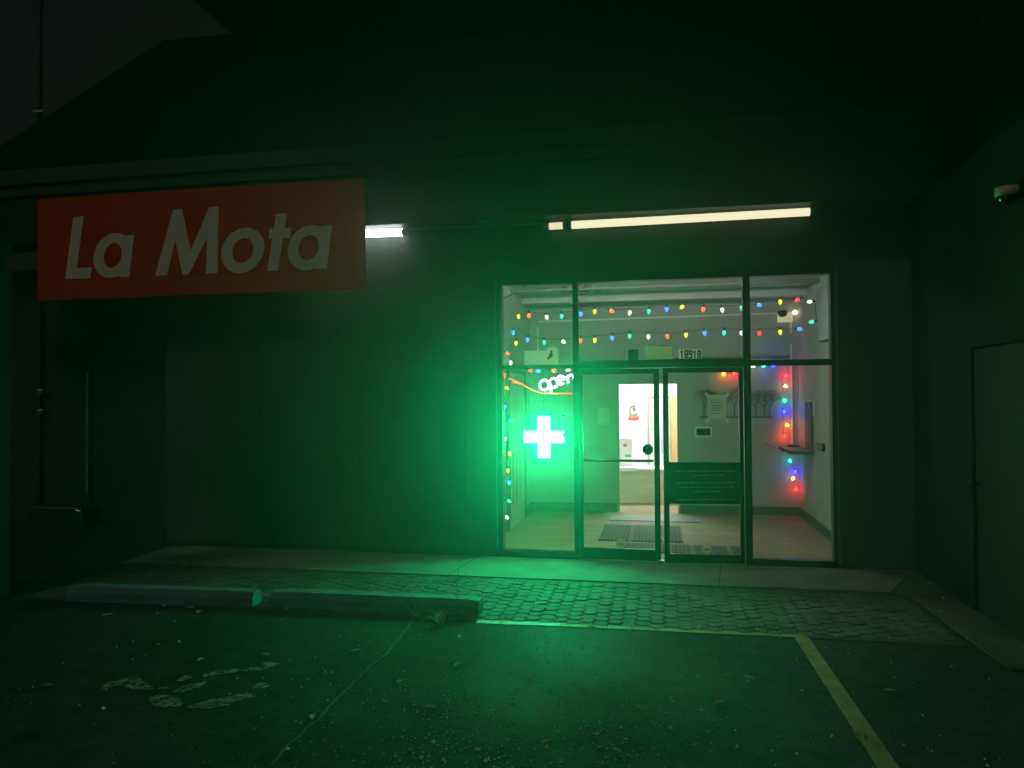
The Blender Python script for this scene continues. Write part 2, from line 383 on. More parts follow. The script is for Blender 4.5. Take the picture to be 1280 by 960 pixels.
# wing wall on the right
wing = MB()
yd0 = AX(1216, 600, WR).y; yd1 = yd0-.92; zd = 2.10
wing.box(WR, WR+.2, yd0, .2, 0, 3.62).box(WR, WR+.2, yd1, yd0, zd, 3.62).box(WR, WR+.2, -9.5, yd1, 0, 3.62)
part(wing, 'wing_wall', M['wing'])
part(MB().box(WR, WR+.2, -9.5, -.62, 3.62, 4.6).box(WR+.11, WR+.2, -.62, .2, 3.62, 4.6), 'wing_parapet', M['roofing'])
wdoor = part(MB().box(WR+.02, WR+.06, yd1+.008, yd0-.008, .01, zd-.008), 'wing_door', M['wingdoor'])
kz = AX(1223, 604, WR).z
MB().lathe((WR+.018, yd0-.07, kz), (-1, 0, 0), [(.028, 0), (.028, .006), (.011, .010), (.011, .035), (.026, .045), (.028, .06), (.018, .072)], 14).build('handle', M['black'], wdoor, smooth=True)
# vertical trim beside the storefront
x_ = AY(1046.5, 500).x
part(MB().box(x_-.012, x_+.012, -.022, -.001, .14, 3.04, .003).box(x_-.02, x_+.022, -.03, -.001, .05, .17, .004), 'corner_trim', M['conduit'])
x_ = AY(621, 500).x
part(MB().box(x_-.008, x_+.008, -.016, -.001, .10, 3.02, .003), 'edge_trim', M['conduit'])
part(MB().box(LX, WX0-.001, -.012, -.001, .012, .07), 'wall_base_strip', M['dark_trim'])

# ------------------------------------------------------------------ storefront glazing
FY0, FY1 = -.02, .09
def fx(px, py=575): return AY(px, py).x
def fz(px, py): return AY(px, py).z
m1a, m1b = fx(716, 400), fx(722.8, 400)
m2a, m2b = fx(928.6, 400), fx(937.4, 400)
g1 = fx(628.6, 560); g4 = fx(1040.4, 560)
zt = (fz(714, 354.7)+fz(928, 344.4))/2            # head of the glass
zb0 = fz(830, 449.4); zb1 = fz(830, 456.6)         # transom bar
zbot = .055
part(MB().box(WX0+.001, g1, FY0, FY1, 0, ZT-.001).box(g4, WX1-.001, FY0, FY1, 0, ZT-.001).box(g1, g4, FY0+.002, FY1-.002, zt, ZT-.002)
     .box(m1a, m1b, FY0+.001, FY1-.001, 0, zt).box(m2a, m2b, FY0+.001, FY1-.001, 0, zt)
     .box(g1, m1a, FY0+.002, FY1-.002, fz(670, 461.5), fz(670, 456.5)).box(m2b, g4, FY0+.002, FY1-.002, fz(990, 456.8), fz(990, 449.5))
     .box(m1b, m2a, FY0+.002, FY1-.002, fz(830, 459.5), zb0)
     .box(g1, m1a, FY0+.002, FY1-.002, 0, fz(670, 689)).box(m2b, g4, FY0+.002, FY1-.002, 0, fz(990, 700)), 'storefront_frame', M['black'])
def pane(x0, x1, z0, z1, label=None, parent=bld, y=.035):
    o = MB().box(x0-.004, x1+.004, y, y+.006, z0-.004, z1+.004).build('window_pane', M['glass'], parent)
    return o
pane(g1, m1a, fz(670, 456.5), zt); pane(m1b, m2a, zb0, zt); pane(m2b, g4, fz(990, 449.5), zt)
pane(g1, m1a, fz(670, 689), fz(670, 461.5)); pane(m2b, g4, fz(990, 700), fz(990, 456.8))

# doors
def door_leaf(x0, x1, gx0, gx1, ztop, zbt, gz0, gz1, y=0.):
    d = MB()
    d.box(x0, gx0, y, y+.045, zbt, ztop, .003).box(gx1, x1, y, y+.045, zbt, ztop, .003).box(gx0, gx1, y+.001, y+.044, gz1, ztop).box(gx0, gx1, y+.001, y+.044, zbt, gz0)
    o = part(d, 'glass_door', M['black'])
    MB().box(gx0-.003, gx1+.003, y+.02, y+.026, gz0-.003, gz1+.003).build('door_pane', M['glass'], o)
    return o
dz = fz(830, 459.5)-.004
La0, La1 = fx(723.2), fx(825)
ldoor = door_leaf(La0, La1, fx(729), fx(817.8), dz, .018, fz(775, 686), fz(775, 467.6))
hb = fz(775, 575.5)
MB().tube([(fx(730), -.03, hb), (fx(817), -.03, hb)], .014, 10).box(fx(730), fx(731.8), -.03, .0, hb-.012, hb+.012).box(fx(815.4), fx(817), -.03, .0, hb-.012, hb+.012).build('push_bar', M['black'], ldoor)
s_ = AY(809.8, 562, -.0); n8 = [V((s_.x+.058*math.cos(R(22.5+45*k)), .017, s_.z+.058*math.sin(R(22.5+45*k)))) for k in range(8)]
MB().prism(n8, V((0, .002, 0))).build('octagonal_sticker', mat('sticker_green', (.02, .10, .06), .5, .1, 8), ldoor)
def disc(px, py, parent, y=.016):
    c = AY(px, py, y); o = MB().lathe((c.x, y+.003, c.z), (0, -1, 0), [(.052, 0), (.052, .003), (.047, .004)], 24).build('round_sticker', M['card'], parent)
    MB().box(c.x-.026, c.x+.026, y-.004, y-.0015, c.z-.005, c.z+.005).build('print', M['dim_print'], o)
    return o
disc(776, 680, ldoor)
Ra0, Ra1 = fx(829.4), m2a-.006
rdoor = door_leaf(Ra0, Ra1, fx(836), fx(924.8), dz, .018, fz(880, 692.5), fz(880, 465.7))
disc(883, 686, rdoor)
# notice board across the leaf: dark panel, six lines of small faded lettering
nb0, nb1 = fz(880, 629.8), fz(880, 577.6)
nbd = MB().box(fx(835.5), fx(925.4), .012, .019, nb0, nb1).build('notice_panel', M['black'], rdoor)
PALE = mat('pale_lettering', (.60, .66, .62), .6, .1, 20)
lines = [(588.5, 843, 921, 1), (593.8, 866, 905, .8), (603, 845, 920, 1), (608.5, 848, 918, .8), (614, 866, 900, .8), (624, 846, 918, 1)]
for yy, a, bb, k in lines:
    x = a; ln = MB()
    while x < bb:
        wl = random.uniform(2, 7)
        xx = x
        while xx < min(x+wl, bb):
            c = AY(xx, yy, .0108); hh = random.choice((.006, .009, .009, .012))*k
            ln.box(c.x, c.x+.0045, .0102, .0115, c.z-.006*k, c.z-.006*k+hh)
            if random.random() < .6: ln.box(c.x+.0045, c.x+.009, .0102, .0115, c.z-.006*k+hh-.003, c.z-.006*k+hh)
            xx += 1.35
        x += wl+1.6
    ln.build('small_lettering', PALE, nbd)
# paper taped inside the leaf, and a small framed notice under it
def quad(px0, py0, px1, py1, y, t=.002): 
    a = AY(px0, py1, y); b2 = AY(px1, py0, y); return (a.x, b2.x, y, y+t, a.z, b2.z)
TAPE = thin(mat('tape', (.95, .95, .9), .6, .05, 15), .5)
pp = MB().box(*quad(884.5, 493.5, 908, 524.5, .030)).build('taped_paper', thin(mat('back_of_paper', (.70, .72, .64), .8, .1, 10), .75), rdoor)
for cx, cyy, dx, dy in ((884, 494, -2.6, -3.2), (908.5, 494, 2.6, -3.2), (884, 525.5, -2, 2.6), (908.5, 525.5, 2, 2.6)):
    c = AY(cx, cyy, .027); e = AY(cx+dx, cyy+dy, .027); f_ = AY(cx-dx*.6, cyy-dy*.6, .027)
    d = (e-f_).normalized(); n_ = V((-d.z, 0, d.x))*.015
    MB().prism([f_+n_, f_-n_, e-n_, e+n_], V((0, .0015, 0))).build('tape', TAPE, pp)
tl = MB()
for k, yy in enumerate((500, 503, 507, 510, 513, 517)):
    a_ = AY(888+random.uniform(0, 2), yy, .0285); b2 = AY(904-random.uniform(0, 4), yy, .0285); tl.box(a_.x, b2.x, .0283, .0295, a_.z-.003, a_.z+.003)
tl.build('writing', M['dim_print'], pp)
fr_ = MB(); X0, X1, _, _, Z0, Z1 = quad(868.5, 533.5, 890, 546, .03)
fr_.box(X0, X1, .028, .032, Z1-.015, Z1).box(X0, X1, .028, .032, Z0, Z0+.015).box(X0, X0+.015, .028, .032, Z0+.015, Z1-.015).box(X1-.015, X1, .028, .032, Z0+.015, Z1-.015)
fo = fr_.build('small_notice', M['card'], rdoor)
MB().box(X0+.015, X1-.015, .0295, .031, Z0+.015, Z1-.015).build('print', mat('notice_print', (.07, .16, .12), .7, .3, 40), fo)
# hinge of the ajar leaf on the right
for o in [rdoor]:
    hx = Ra1; ang = R(4.0)
    o.matrix_world = Matrix.Translation((hx, 0, 0)) @ Matrix.Rotation(ang, 4, 'Z') @ Matrix.Translation((-hx, 0, 0)) @ o.matrix_basis
part(MB().box(m1b, m2a, -.06, .11, .0125, .018), 'door_threshold', M['grey'])
c = AY(826.3, 702, -.09)
part(MB().box(c.x-.03, c.x+.03, -.11, -.05, .013, .045, .004), 'door_stop', M['steel'])
# address number on the transom glass
DIG = {'1': ['.#.', '##.', '.#.', '.#.', '.#.', '.#.', '.#.'], '8': ['###', '#.#', '#.#', '###', '#.#', '#.#', '###'], '9': ['###', '#.#', '#.#', '###', '..#', '..#', '###']}
ad = MB(); x = 850.0
back = part(MB().box(*quad(848.6, 436.5, 877, 448.6, .028)), 'address_sticker', thin(mat('pale_sticker', (.85, .90, .85), .6, .05, 10), .8))
for ch in '18918':
    for rr, row in enumerate(DIG[ch]):
        for cc, k in enumerate(row):
            if k == '#':
                a_ = AY(x+cc*1.48, 437.6+rr*1.45, .026); ad.box(a_.x, a_.x+.0158, .0255, .0275, a_.z-.0150, a_.z+.0008)
    x += 5.35
ad.build('number', M['black_print'], back)

# ================================================================== lobby behind the glass
BY = 3.4; IL, IR = -1.93, 1.99; CZ = 3.22
dwl, dwr = AY(774, 560, BY).x, AY(847, 560, BY).x; dwt = AY(810, 480, BY).z
tag(MB().box(IL, IR, .092, BY, -.02, .010).build('lobby_floor', M['wood']), kind='structure')
part(MB().box(IL-.1, IL, .2, BY, 0, CZ).box(IR, IR+.1, .2, BY, 0, CZ).box(IL-.1, dwl, BY, BY+.1, 0, CZ).box(dwr, IR+.1, BY, BY+.1, 0, CZ).box(dwl, dwr, BY, BY+.1, dwt, CZ)
     .box(IL-.1, WX0, .2, .201, 0, CZ).box(WX1, IR+.1, .2, .201, 0, CZ), 'lobby_wall', M['wall'])
part(MB().box(IL-.1, IR+.1, .2, BY+.1, CZ, CZ+.1).box(WX0, WX1, .092, .2, ZT+.002, ZT+.02), 'lobby_ceiling', M['ceil'])
for q in ((IL, dwl-.03, BY-.014, BY-.001), (dwr+.03, IR, BY-.014, BY-.001), (IR-.014, IR-.001, .2, BY-.015), (IL+.001, IL+.014, .2, 1.48), (IL+.001, IL+.014, 2.77, BY-.015)): part(MB().box(*q, .011, .13), 'baseboard', M['base'])
part(MB().box(dwl-.03, dwl, BY-.02, BY+.1, .011, dwt+.03).box(dwr, dwr+.03, BY-.02, BY+.1, .011, dwt+.03).box(dwl, dwr, BY-.02, BY+.1, dwt, dwt+.03), 'inner_door_frame', M['wall'])
# ceiling: beam, surface pipes, vent
part(MB().box(IL, IR, 2.75, 2.95, CZ-.13, CZ-.001), 'ceiling_beam', M['ceil'])
for yy, rr in ((.75, .016), (1.02, .016), (1.9, .022)):
    part(MB().tube([(IL, yy, CZ-.06), (IR, yy, CZ-.06)], rr), 'ceiling_pipe', M['grey'])
v_ = MB()
for k in range(4): v_.box(-1.32+.16*k, -1.26+.16*k, 1.95, 2.6, CZ-.03, CZ-.002)
part(v_, 'ceiling_vent', M['grey'])
part(MB().tube([AY(629, 373, .5), AY(640, 368, .55), AY(658, 357, .6), AY(664, 350, .6)], .008), 'ceiling_cable', M['grey'])
# side door in the left lobby wall
y0_, y1_ = 1.55, 2.7
sdr = part(MB().box(IL+.001, IL+.03, y0_, y1_, .012, 2.05), 'side_door', mat('side_door_paint', (.40, .41, .34), .6, .1, 3))
MB().box(IL+.001, IL+.05, y0_-.06, y0_, .012, 2.11).box(IL+.001, IL+.05, y1_, y1_+.06, .012, 2.11).box(IL+.001, IL+.05, y0_, y1_, 2.05, 2.11).build('frame', M['base'], sdr)
MB().box(IL+.03, IL+.034, 1.8, 1.84, .3, 1.0).box(IL+.03, IL+.034, 2.05, 2.08, .3, 1.0).box(IL+.03, IL+.034, 2.3, 2.34, .3, 1.0).build('moulding', M['base'], sdr)
# raceways, junction box and emergency lamp on the back wall
yb = BY-.02
def bw(px, py): return AY(px, py, yb)
rc = MB()
a_, b2 = bw(673, 402), bw(973, 391.4)
rc.prism([a_+V((0, 0, -.012)), b2+V((0, 0, -.012)), b2+V((0, 0, .012)), a_+V((0, 0, .012))], V((0, .018, 0)))
for px, p0, p1 in ((672, 408, 452), (988.6, 396, 416), (988.8, 430, 560)):
    t_, u_ = bw(px, p0), bw(px, p1); rc.box(t_.x-.012, t_.x+.012, yb, yb+.018, u_.z, t_.z)
part(rc, 'raceway', M['white'])
t_, u_ = bw(972, 391), bw(990, 402.5)
jb = thing('emergency_light', 'small lit emergency light box high on the lobby back wall with a dark dome', 'wall lamp', (t_.x, yb, t_.z))
MB().box(t_.x, u_.x, yb-.06, yb+.018, u_.z, t_.z, .005).build('housing', emit('lamp_housing', (.9, .82, .52), .55), jb)
MB().lathe(((t_.x+u_.x)/2-.04, yb-.062, t_.z+.02), (0, 0, -1), [(.07, 0), (.07, .03), (.055, .07), (.02, .09)], 16).build('dome', M['black'], jb, smooth=True)
MB().lathe((u_.x+.03, yb-.05, (t_.z+u_.z)/2+.06), (0, -1, 0), [(.03, 0), (.035, .03), (.03, .035)], 14).build('lamp_head', emit('lamp_head', (1, .85, .5), 5), jb)
part(MB().box(bw(842, 447).x, bw(987, 447).x, yb-.03, yb+.018, bw(960, 449).z, bw(960, 445).z), 'wall_rail', M['base'])
# wall art of bare trees on a long strip
art = thing('tree_wall_art', 'dark metal wall art of bare trees on the lobby back wall', 'wall art', (bw(920, 520).x, yb, bw(920, 522).z))
tr = MB()
def tree(base, h, depth=4):
    def br(p, ang, L, r, dd):
        q_ = p+V((math.sin(ang)*L, 0, math.cos(ang)*L)); tr.tube([p, q_], [r, r*.7], 4)
        if dd:
            for s3 in (-1, 1, random.choice((-.4, .4))): br(q_, ang+s3*random.uniform(.3, .65), L*random.uniform(.6, .8), r*.65, dd-1)
    br(base, random.uniform(-.08, .08), h*.36, .009, depth)
for px in (880, 893, 906, 918, 945, 956, 962): tree(bw(px, 521)+V((0, .005, 0)), random.uniform(.34, .44), 4)
tr.build('trees', M['base'], art)
MB().box(bw(875, 521).x, bw(966, 521).x, yb, yb+.012, bw(920, 522.5).z, bw(920, 520.5).z).build('ground_bar', M['base'], art)
# small papers and a disc painted as a reflection on the back wall
def wallthing(name, label, cat, px0, py0, px1, py1, m, y=yb, t=.008):
    b = MB().box(*quad(px0, py0, px1, py1, y, t)).build(name, m); return tag(b, label, cat)
wallthing('wall_panel', 'pale grey electrical panel cover behind the right door leaf', 'wall panel', 853, 523, 870, 545, M['wall'])
wallthing('wall_notice', 'faint square paper notice on the lobby wall beside the bright doorway', 'notice', 747, 510, 762, 531, mat('pale_notice', (.62, .62, .58), .8, .1, 10))
c = bw(704, 519.7)
o = MB().lathe((c.x, yb+.01, c.z), (0, -1, 0), [(.05, 0), (.05, .004), (.046, .006)], 20).build('reflection_disc', M['paper']); tag(o, 'small round red and white badge in place of a reflection above the green cross', 'disc')
MB().box(c.x-.03, c.x+.03, yb-.001, yb+.0035, c.z-.012, c.z+.014).build('print', M['red_print'], o)

# reception window, ledge and devices on the right lobby wall
def RX(px, py, off=0.): return AX(px, py, IR-off)
wa, wb = RX(993.5, 502, .03), RX(1013.5, 500, .03)
wbt = RX(1013, 563, .03)
rw = thing('reception_window', 'narrow reception window with a projecting ledge in the right lobby wall', 'service window', (IR, (wa.y+wb.y)/2, wbt.z))
ya, yb2 = max(wa.y, wb.y), min(wa.y, wb.y)
ya = min(ya, BY-.1)
ym = ya-(ya-yb2)*.55
MB().box(IR-.03, IR-.001, ym, ya, wbt.z, wa.z).build('shutter', mat('shutter_grey', (.50, .52, .52), .5, .08, 5), rw)
MB().box(IR-.035, IR-.001, yb2, ym, wbt.z, wa.z).build('opening', M['base'], rw)
le = RX(973, 563, .0)
MB().box(IR-.30, IR-.001, yb2-.03, ya+.02, wbt.z-.05, wbt.z, .006).build('ledge', mat('ledge_stone', (.12, .15, .14), .6, .2, 12), rw)
MB().box(IR-.20, IR-.05, ya-.2, ya-.05, wbt.z+.001, wbt.z+.03, .004).build('tray', M['black'], rw)
MB().prism([V((IR-.30, ya-.03, wbt.z-.045)), V((IR-.30, ya+.012, wbt.z-.045)), V((IR-.50, ya+.012, wbt.z+.03)), V((IR-.50, ya-.03, wbt.z+.03))], V((0, 0, .012))).build('hinged_flap', M['grey'], rw)
n_ = RX(1027, 558, .0)
tv = thing('card_reader', 'small black framed metal card slot on the right lobby wall', 'wall slot', (IR, n_.y, n_.z))
MB().box(IR-.03, IR-.001, n_.y-.20, n_.y+.17, n_.z-.045, n_.z+.045, .006).build('surround', M['black'], tv)
MB().box(IR-.034, IR-.030, n_.y-.17, n_.y+.14, n_.z-.026, n_.z+.026).build('plate', M['grey'], tv)
n_ = RX(1018, 512, .0)
sw = tag(MB().box(IR-.012, IR-.001, n_.y-.09, n_.y+.09, n_.z-.09, n_.z+.10, .003).build('wall_plate', mat('plate_paint', (.62, .60, .60), .6, .05, 5)), 'pale rectangular plate beside the reception window', 'wall plate')
part(MB().box(IR-.07, IR-.001, .55, 1.15, .011, 2.25), 'wall_pilaster', mat('pilaster', (.26, .27, .24), .7, .1, 4))
part(MB().box(IR-.16, IR-.001, .5, 1.3, 2.35, 2.95, .01), 'ceiling_box', mat('box_paint', (.30, .29, .30), .8, .05, 3))

# mats
MATB = mat('mat_backing', (.10, .11, .10), .8, .2, 10)
def matt(x0, x1, y0, y1, label):
    o = thing('door_mat', label, 'door mat', ((x0+x1)/2, (y0+y1)/2, .011), 'ribbed rubber mats on the lobby floor')
    MB().box(x0, x1, y0, y1, .0115, .017).build('backing', MATB, o)
    r_ = MB(); n = int((x1-x0)/.045)
    for k in range(n):
        x = x0+.01+k*(x1-x0-.02)/n
        if k % 9 == 8: continue
        r_.box(x, x+.032, y0+.02, y1-.02, .0172, .025)
    r_.build('ribs', M['rubber'], o)
    return o
matt(-.72, .28, 1.05, 2.18, 'larger black ribbed mat behind the left door leaf')
matt(-.42, .98, .42, .92, 'wide black ribbed mat right behind both door leaves')
tag(MB().box(-.68, .55, 2.55, 3.05, .0115, .02, .003).build('grey_mat', M['grey']), 'plain grey flat mat at the foot of the bright doorway', 'door mat')

# ------------------------------------------------------------------ bright back room seen through the doorway
K0 = BY+.1; KB = 6.3
tag(MB().box(-2.6, 2.9, BY, KB, -.02, .009).build('back_room_floor', M['wood']), kind='structure')
part(MB().box(-2.6, 2.9, KB, KB+.1, 0, 2.8).box(-2.7, -2.6, K0, KB, 0, 2.8).box(2.9, 3., K0, KB, 0, 2.8).box(-2.7, dwl, K0, K0+.01, 0, 2.8).box(dwr, 3, K0, K0+.01, 0, 2.8).box(dwl, dwr, K0, K0+.01, dwt, 2.8), 'back_room_wall', M['bright'])
part(MB().box(-2.7, 3., K0, KB+.1, 2.8, 2.9), 'back_room_ceiling', M['bright'])
CYf = 4.3
cz1 = AY(790, 586, CYf).z
cn = thing('service_counter', 'beige fronted service counter with a white top in the bright back room', 'counter', (0, CYf, .01))
MB().box(-1.6, 1.1, CYf, CYf+.5, .01, cz1-.03).build('front', M['beige'], cn)
xe = AY(796, 583, CYf).x
MB().box(-1.6, xe, CYf-.12, CYf+.52, cz1-.03, cz1+.03, .004).box(xe+.001, 1.1, CYf-.02, CYf+.52, cz1-.03, cz1+.005).build('counter_top', M['bright'], cn)
def kx(px, py, y=KB-.02): return AY(px, py, y)
kd = thing('back_room_door', 'white door with a grey frame and small window at the end of the bright room', 'door', (kx(827, 575).x, KB, .01))
a_, b2 = kx(809, 498), kx(836, 498)
MB().box(a_.x, a_.x+.035, KB-.03, KB-.001, .01, a_.z).box(a_.x, b2.x+.3, KB-.03, KB-.001, a_.z, a_.z+.045).build('frame', mat('frame_mauve', (.36, .33, .36), .6, .1, 6), kd)
MB().box(a_.x+.04, b2.x-.08, KB-.02, KB-.001, .01, a_.z-.01).build('leaf', M['bright'], kd)
MB().box(kx(813, 500).x, kx(816.5, 500).x, KB-.024, KB-.021, kx(813, 540).z, kx(813, 502).z).box(kx(826, 500).x, kx(829.5, 500).x, KB-.024, KB-.021, kx(813, 566).z, kx(813, 502).z).build('window', mat('grey_glazing', (.42, .46, .46), .4, .1, 8), kd)
yw = thing('wooden_cabinet', 'pale yellow wooden cabinet door inside the bright back room', 'cabinet', (kx(842, 575).x, KB-.4, .01))
MB().box(AY(836.5, 500, KB-.4).x, AY(862, 500, KB-.4).x, KB-.4, KB-.05, .01, AY(840, 497, KB-.4).z, .004).build('body', M['yellow_wood'], yw)
MB().box(AY(838.0, 500, KB-.41).x, AY(838.8, 500, KB-.41).x, KB-.41, KB-.4, .6, AY(840, 505, KB-.4).z).build('groove', M['grey'], yw)
ps = thing('wall_emblem', 'grey and red round emblem with a caption on the bright back wall', 'emblem', (kx(792, 515).x, KB, kx(792, 515).z))
c = kx(792, 512.5); ou = [V((c.x+.075*math.cos(t), KB-.01, c.z+.085*math.sin(t))) for t in [R(60+k*17) for k in range(17)]]
MB().tube(ou, .022, 6).build('ring', mat('emblem_grey', (.32, .33, .35), .6, .1, 8), ps)
MB().lathe((c.x+.01, KB-.005, c.z+.01), (0, -1, 0), [(.035, 0), (.03, .006)], 12).build('dot', M['red_print'], ps)
MB().box(c.x-.10, c.x+.10, KB-.012, KB-.001, c.z-.19, c.z-.12).box(c.x-.075, c.x+.07, KB-.012, KB-.001, c.z-.10, c.z-.085).build('caption', M['red_print'], ps)
y_ = CYf+.1
bx = thing('display_box', 'white display box with a red mark standing on the service counter', 'box', (AY(782, 583, y_).x, y_, cz1+.03))
MB().box(AY(772, 575, y_).x, AY(790.5, 575, y_).x, y_, y_+.2, cz1+.031, AY(780, 548, y_).z, .004).build('body', M['paper'], bx)
q_ = AY(779, 557, y_-.004); MB().box(q_.x, q_.x+.06, y_-.005, y_-.001, q_.z-.02, q_.z+.02).box(q_.x+.03, q_.x+.05, y_-.005, y_-.001, q_.z+.021, q_.z+.04).build('mark', M['red_print'], bx)
q_ = AY(781, 569.5, y_-.004); MB().box(q_.x, q_.x+.10, y_-.005, y_-.001, q_.z-.025, q_.z+.02).build('plate', M['grey'], bx)

# ceiling fixtures giving the lobby and the back room their light, plus an unseen upward fill
def ceil_fixture(x, y, z, sx_, sy_, power, col, label, name='ceiling_light'):
    o = thing(name, label, 'ceiling light', (x, y, z))
    MB().box(x-sx_/2-.03, x+sx_/2+.03, y-sy_/2-.03, y+sy_/2+.03, z-.03, z-.001, .004).build('housing', M['white'], o)
    l = bpy.data.lights.new('lamp', 'AREA'); l.shape = 'RECTANGLE'; l.size = sx_; l.size_y = sy_; l.energy = power; l.color = col
    lo = bpy.data.objects.new('lamp', l); C.objects.link(lo); lo.location = (0, 0, -.035); lo.parent = o
    return o
ceil_fixture(.4, .55, 3.12, 1.8, .16, 15, (1, .93, .94), 'long white ceiling light over the lobby just inside the glass')
ul = bpy.data.lights.new('ceiling_fill', 'AREA'); ul.shape = 'RECTANGLE'; ul.size = 2.6; ul.size_y = .2; ul.energy = 110; ul.color = (1, .86, .95)  # unseen area light without a fixture, added to brighten the lobby ceiling
uo = bpy.data.objects.new('ceiling_fill', ul); C.objects.link(uo); uo.rotation_euler = (math.pi-.35, 0, 0); uo.location = (0, .45, 3.09)
ceil_fixture(0, 4.9, 2.8, 2.4, 1.2, 230, (1, .93, .92), 'wide white ceiling light in the bright back room')

# ================================================================== things at the window
# green cross sign
CYs = .16
def cr_(px, py): return AY(px, py, CYs)
c0 = cr_(679.8, 546.2)
gc = thing('green_cross_sign', 'glowing pharmacy cross hanging behind the left lower window pane', 'cross sign', (c0.x, CYs, c0.z))
ax = .92*(cr_(688, 546).x-cr_(671.6, 546).x)/2; az = (cr_(680, 520.5).z-cr_(680, 572).z)/2; ay = (cr_(705, 546).x-cr_(654.8, 546).x)/2; aw = .92*(cr_(680, 538).z-cr_(680, 554).z)/2
outl = [(-ax, az), (ax, az), (ax, aw), (ay, aw), (ay-.02, .012), (ay, -.015), (ay-.006, -aw), (ax, -aw), (ax, -az), (-ax, -az), (-ax, -aw), (-ay, -aw), (-ay, aw), (-ax, aw)]
CROSS_EMIT = emit('cross_glow', (.007, 1, .32), 430.)
MB().prism([V((c0.x+x, CYs, c0.z+z)) for x, z in outl], V((0, .02, 0))).build('lit_face', CROSS_EMIT, gc)
CYb = CYs+.021
MB().prism([V((c0.x+x*1.03, CYb, c0.z+z*1.02)) for x, z in outl], V((0, .03, 0))).build('casing', M['grey'], gc)
ct = MB()
ct.box(c0.x-.005, c0.x+.005, CYs-.004, CYs-.001, c0.z-az*.72, c0.z+az*.72).box(c0.x-ay*.66, c0.x-.004, CYs-.004, CYs-.001, c0.z-.0045, c0.z+.0045).box(c0.x+.004, c0.x+ay*.66, CYs-.004, CYs-.001, c0.z-.0045, c0.z+.0045)
ct.build('divider', M['black'], gc)
t0 = cr_(679.5, 506)
MB().tube([V((c0.x-ax*.8, CYs+.01, c0.z+az)), t0, V((c0.x+ax*.8, CYs+.01, c0.z+az))], .0022, 5).tube([t0, V((t0.x, CYs, cr_(680, 462).z))], .0022, 5).build('hanging_wire', M['conduit'], gc)

# neon open sign
NY = .24
def np_(px, py): return AY(px, py, NY)
ns = thing('open_sign', 'neon sign spelling open in white above an orange tube, behind the left window', 'neon sign', tuple(np_(695, 482)))
NW = emit('neon_white', (.7, 1, .88), 5); NR = emit('neon_orange', (1, .035, .02), 2.2)
def circ(cx, cyy, r, a0, a1, n=18, rot=0., ky=1.08):
    o = []
    for k in range(n+1):
        t = R(a0+(a1-a0)*k/n); o.append(np_(cx+r*math.cos(t), cyy-r*ky*math.sin(t)))
    return o
nr = .0125
b = MB(); b.tube(circ(680.4, 481.2, 5.8, 0, 360), nr).build('letter_o', NW, ns, smooth=True)
b = MB(); b.tube(circ(691.9, 478.6, 5.2, 0, 360), nr).tube([np_(686.6, 476), np_(687.9, 483), np_(689.2, 490.5)], nr).build('letter_p', NW, ns, smooth=True)
b = MB(); b.tube([np_(696.6, 476.6), np_(705.4, 473.8)]+circ(701, 475.2, 4.8, 18, 318), nr).build('letter_e', NW, ns, smooth=True)
b = MB(); b.tube([np_(708.6, 470), np_(710.4, 478.8)], nr).tube([np_(709, 473.5), np_(711, 469.6), np_(714.2, 468.4), np_(716.6, 470), np_(718.4, 476.5)], nr).build('letter_n', NW, ns, smooth=True)
MB().tube([np_(637, 473.5), np_(647, 477), np_(657, 482.8), np_(668, 489), np_(678, 491.3), np_(692, 491.8), np_(717, 492)], .007).build('underline_tube', NR, ns, smooth=True)
MB().tube([np_(640, 477.5), np_(652, 481)], .005).build('short_tube', NR, ns, smooth=True)
MB().tube([np_(686, 476), V((np_(686, 476).x, NY+.01, np_(686, 458).z))], .002, 5).build('hanging_wire', M['wire'], ns)
MB().tube([np_(709, 470), V((np_(709, 470).x, NY+.01, np_(709, 457).z))], .002, 5).build('hanging_wire', M['wire'], ns)

# festive light strings: one thing per string, each bulb a part
BPROF = [(.010, 0), (.0155, .008), (.019, .018), (.0185, .026), (.013, .040), (.005, .050), (.001, .053)]
def light_string(label, bulbs, Y, mats=BULB, k=1., wire_pts=None, wiredz=.03, group='festive light strings'):
    P0 = AY(bulbs[0][0], bulbs[0][1], Y)
    o = thing('light_string', label, 'string lights', tuple(P0), group)
    wb_ = MB(); tops = []
    for px, py, cl, *dr in bulbs:
        a = AY(px, py, Y); dr_ = dr[0] if dr else 0
        axv = V((math.sin(R(dr_)), 0, -math.cos(R(dr_)))); axv = (axv+V((random.uniform(-.12, .12), random.uniform(-.15, .15), 0))).normalized()
        top = a-axv*.027*k
        MB().lathe(top, axv, [(r*k, h*k) for r, h in BPROF], 10).build('bulb', mats[cl], o, smooth=True)
        wb_.lathe(top-axv*.026*k, axv, [(.007*k, 0), (.0115*k, .004*k), (.0115*k, .0245*k), (.008*k, .0255*k)], 8)
        tops.append(top-axv*.028*k)
    pts = []
    seq = wire_pts or tops
    for p, q in zip(seq, seq[1:]):
        for t in range(6):
            s = t/6; pts.append(p.lerp(q, s)+V((0, 0, -.018*k*math.sin(math.pi*s)+.004)))
    pts.append(seq[-1])
    wb_.tube(pts, .0032*k, 5)
    wb_.build('cable', M['wire'], o)
    return o
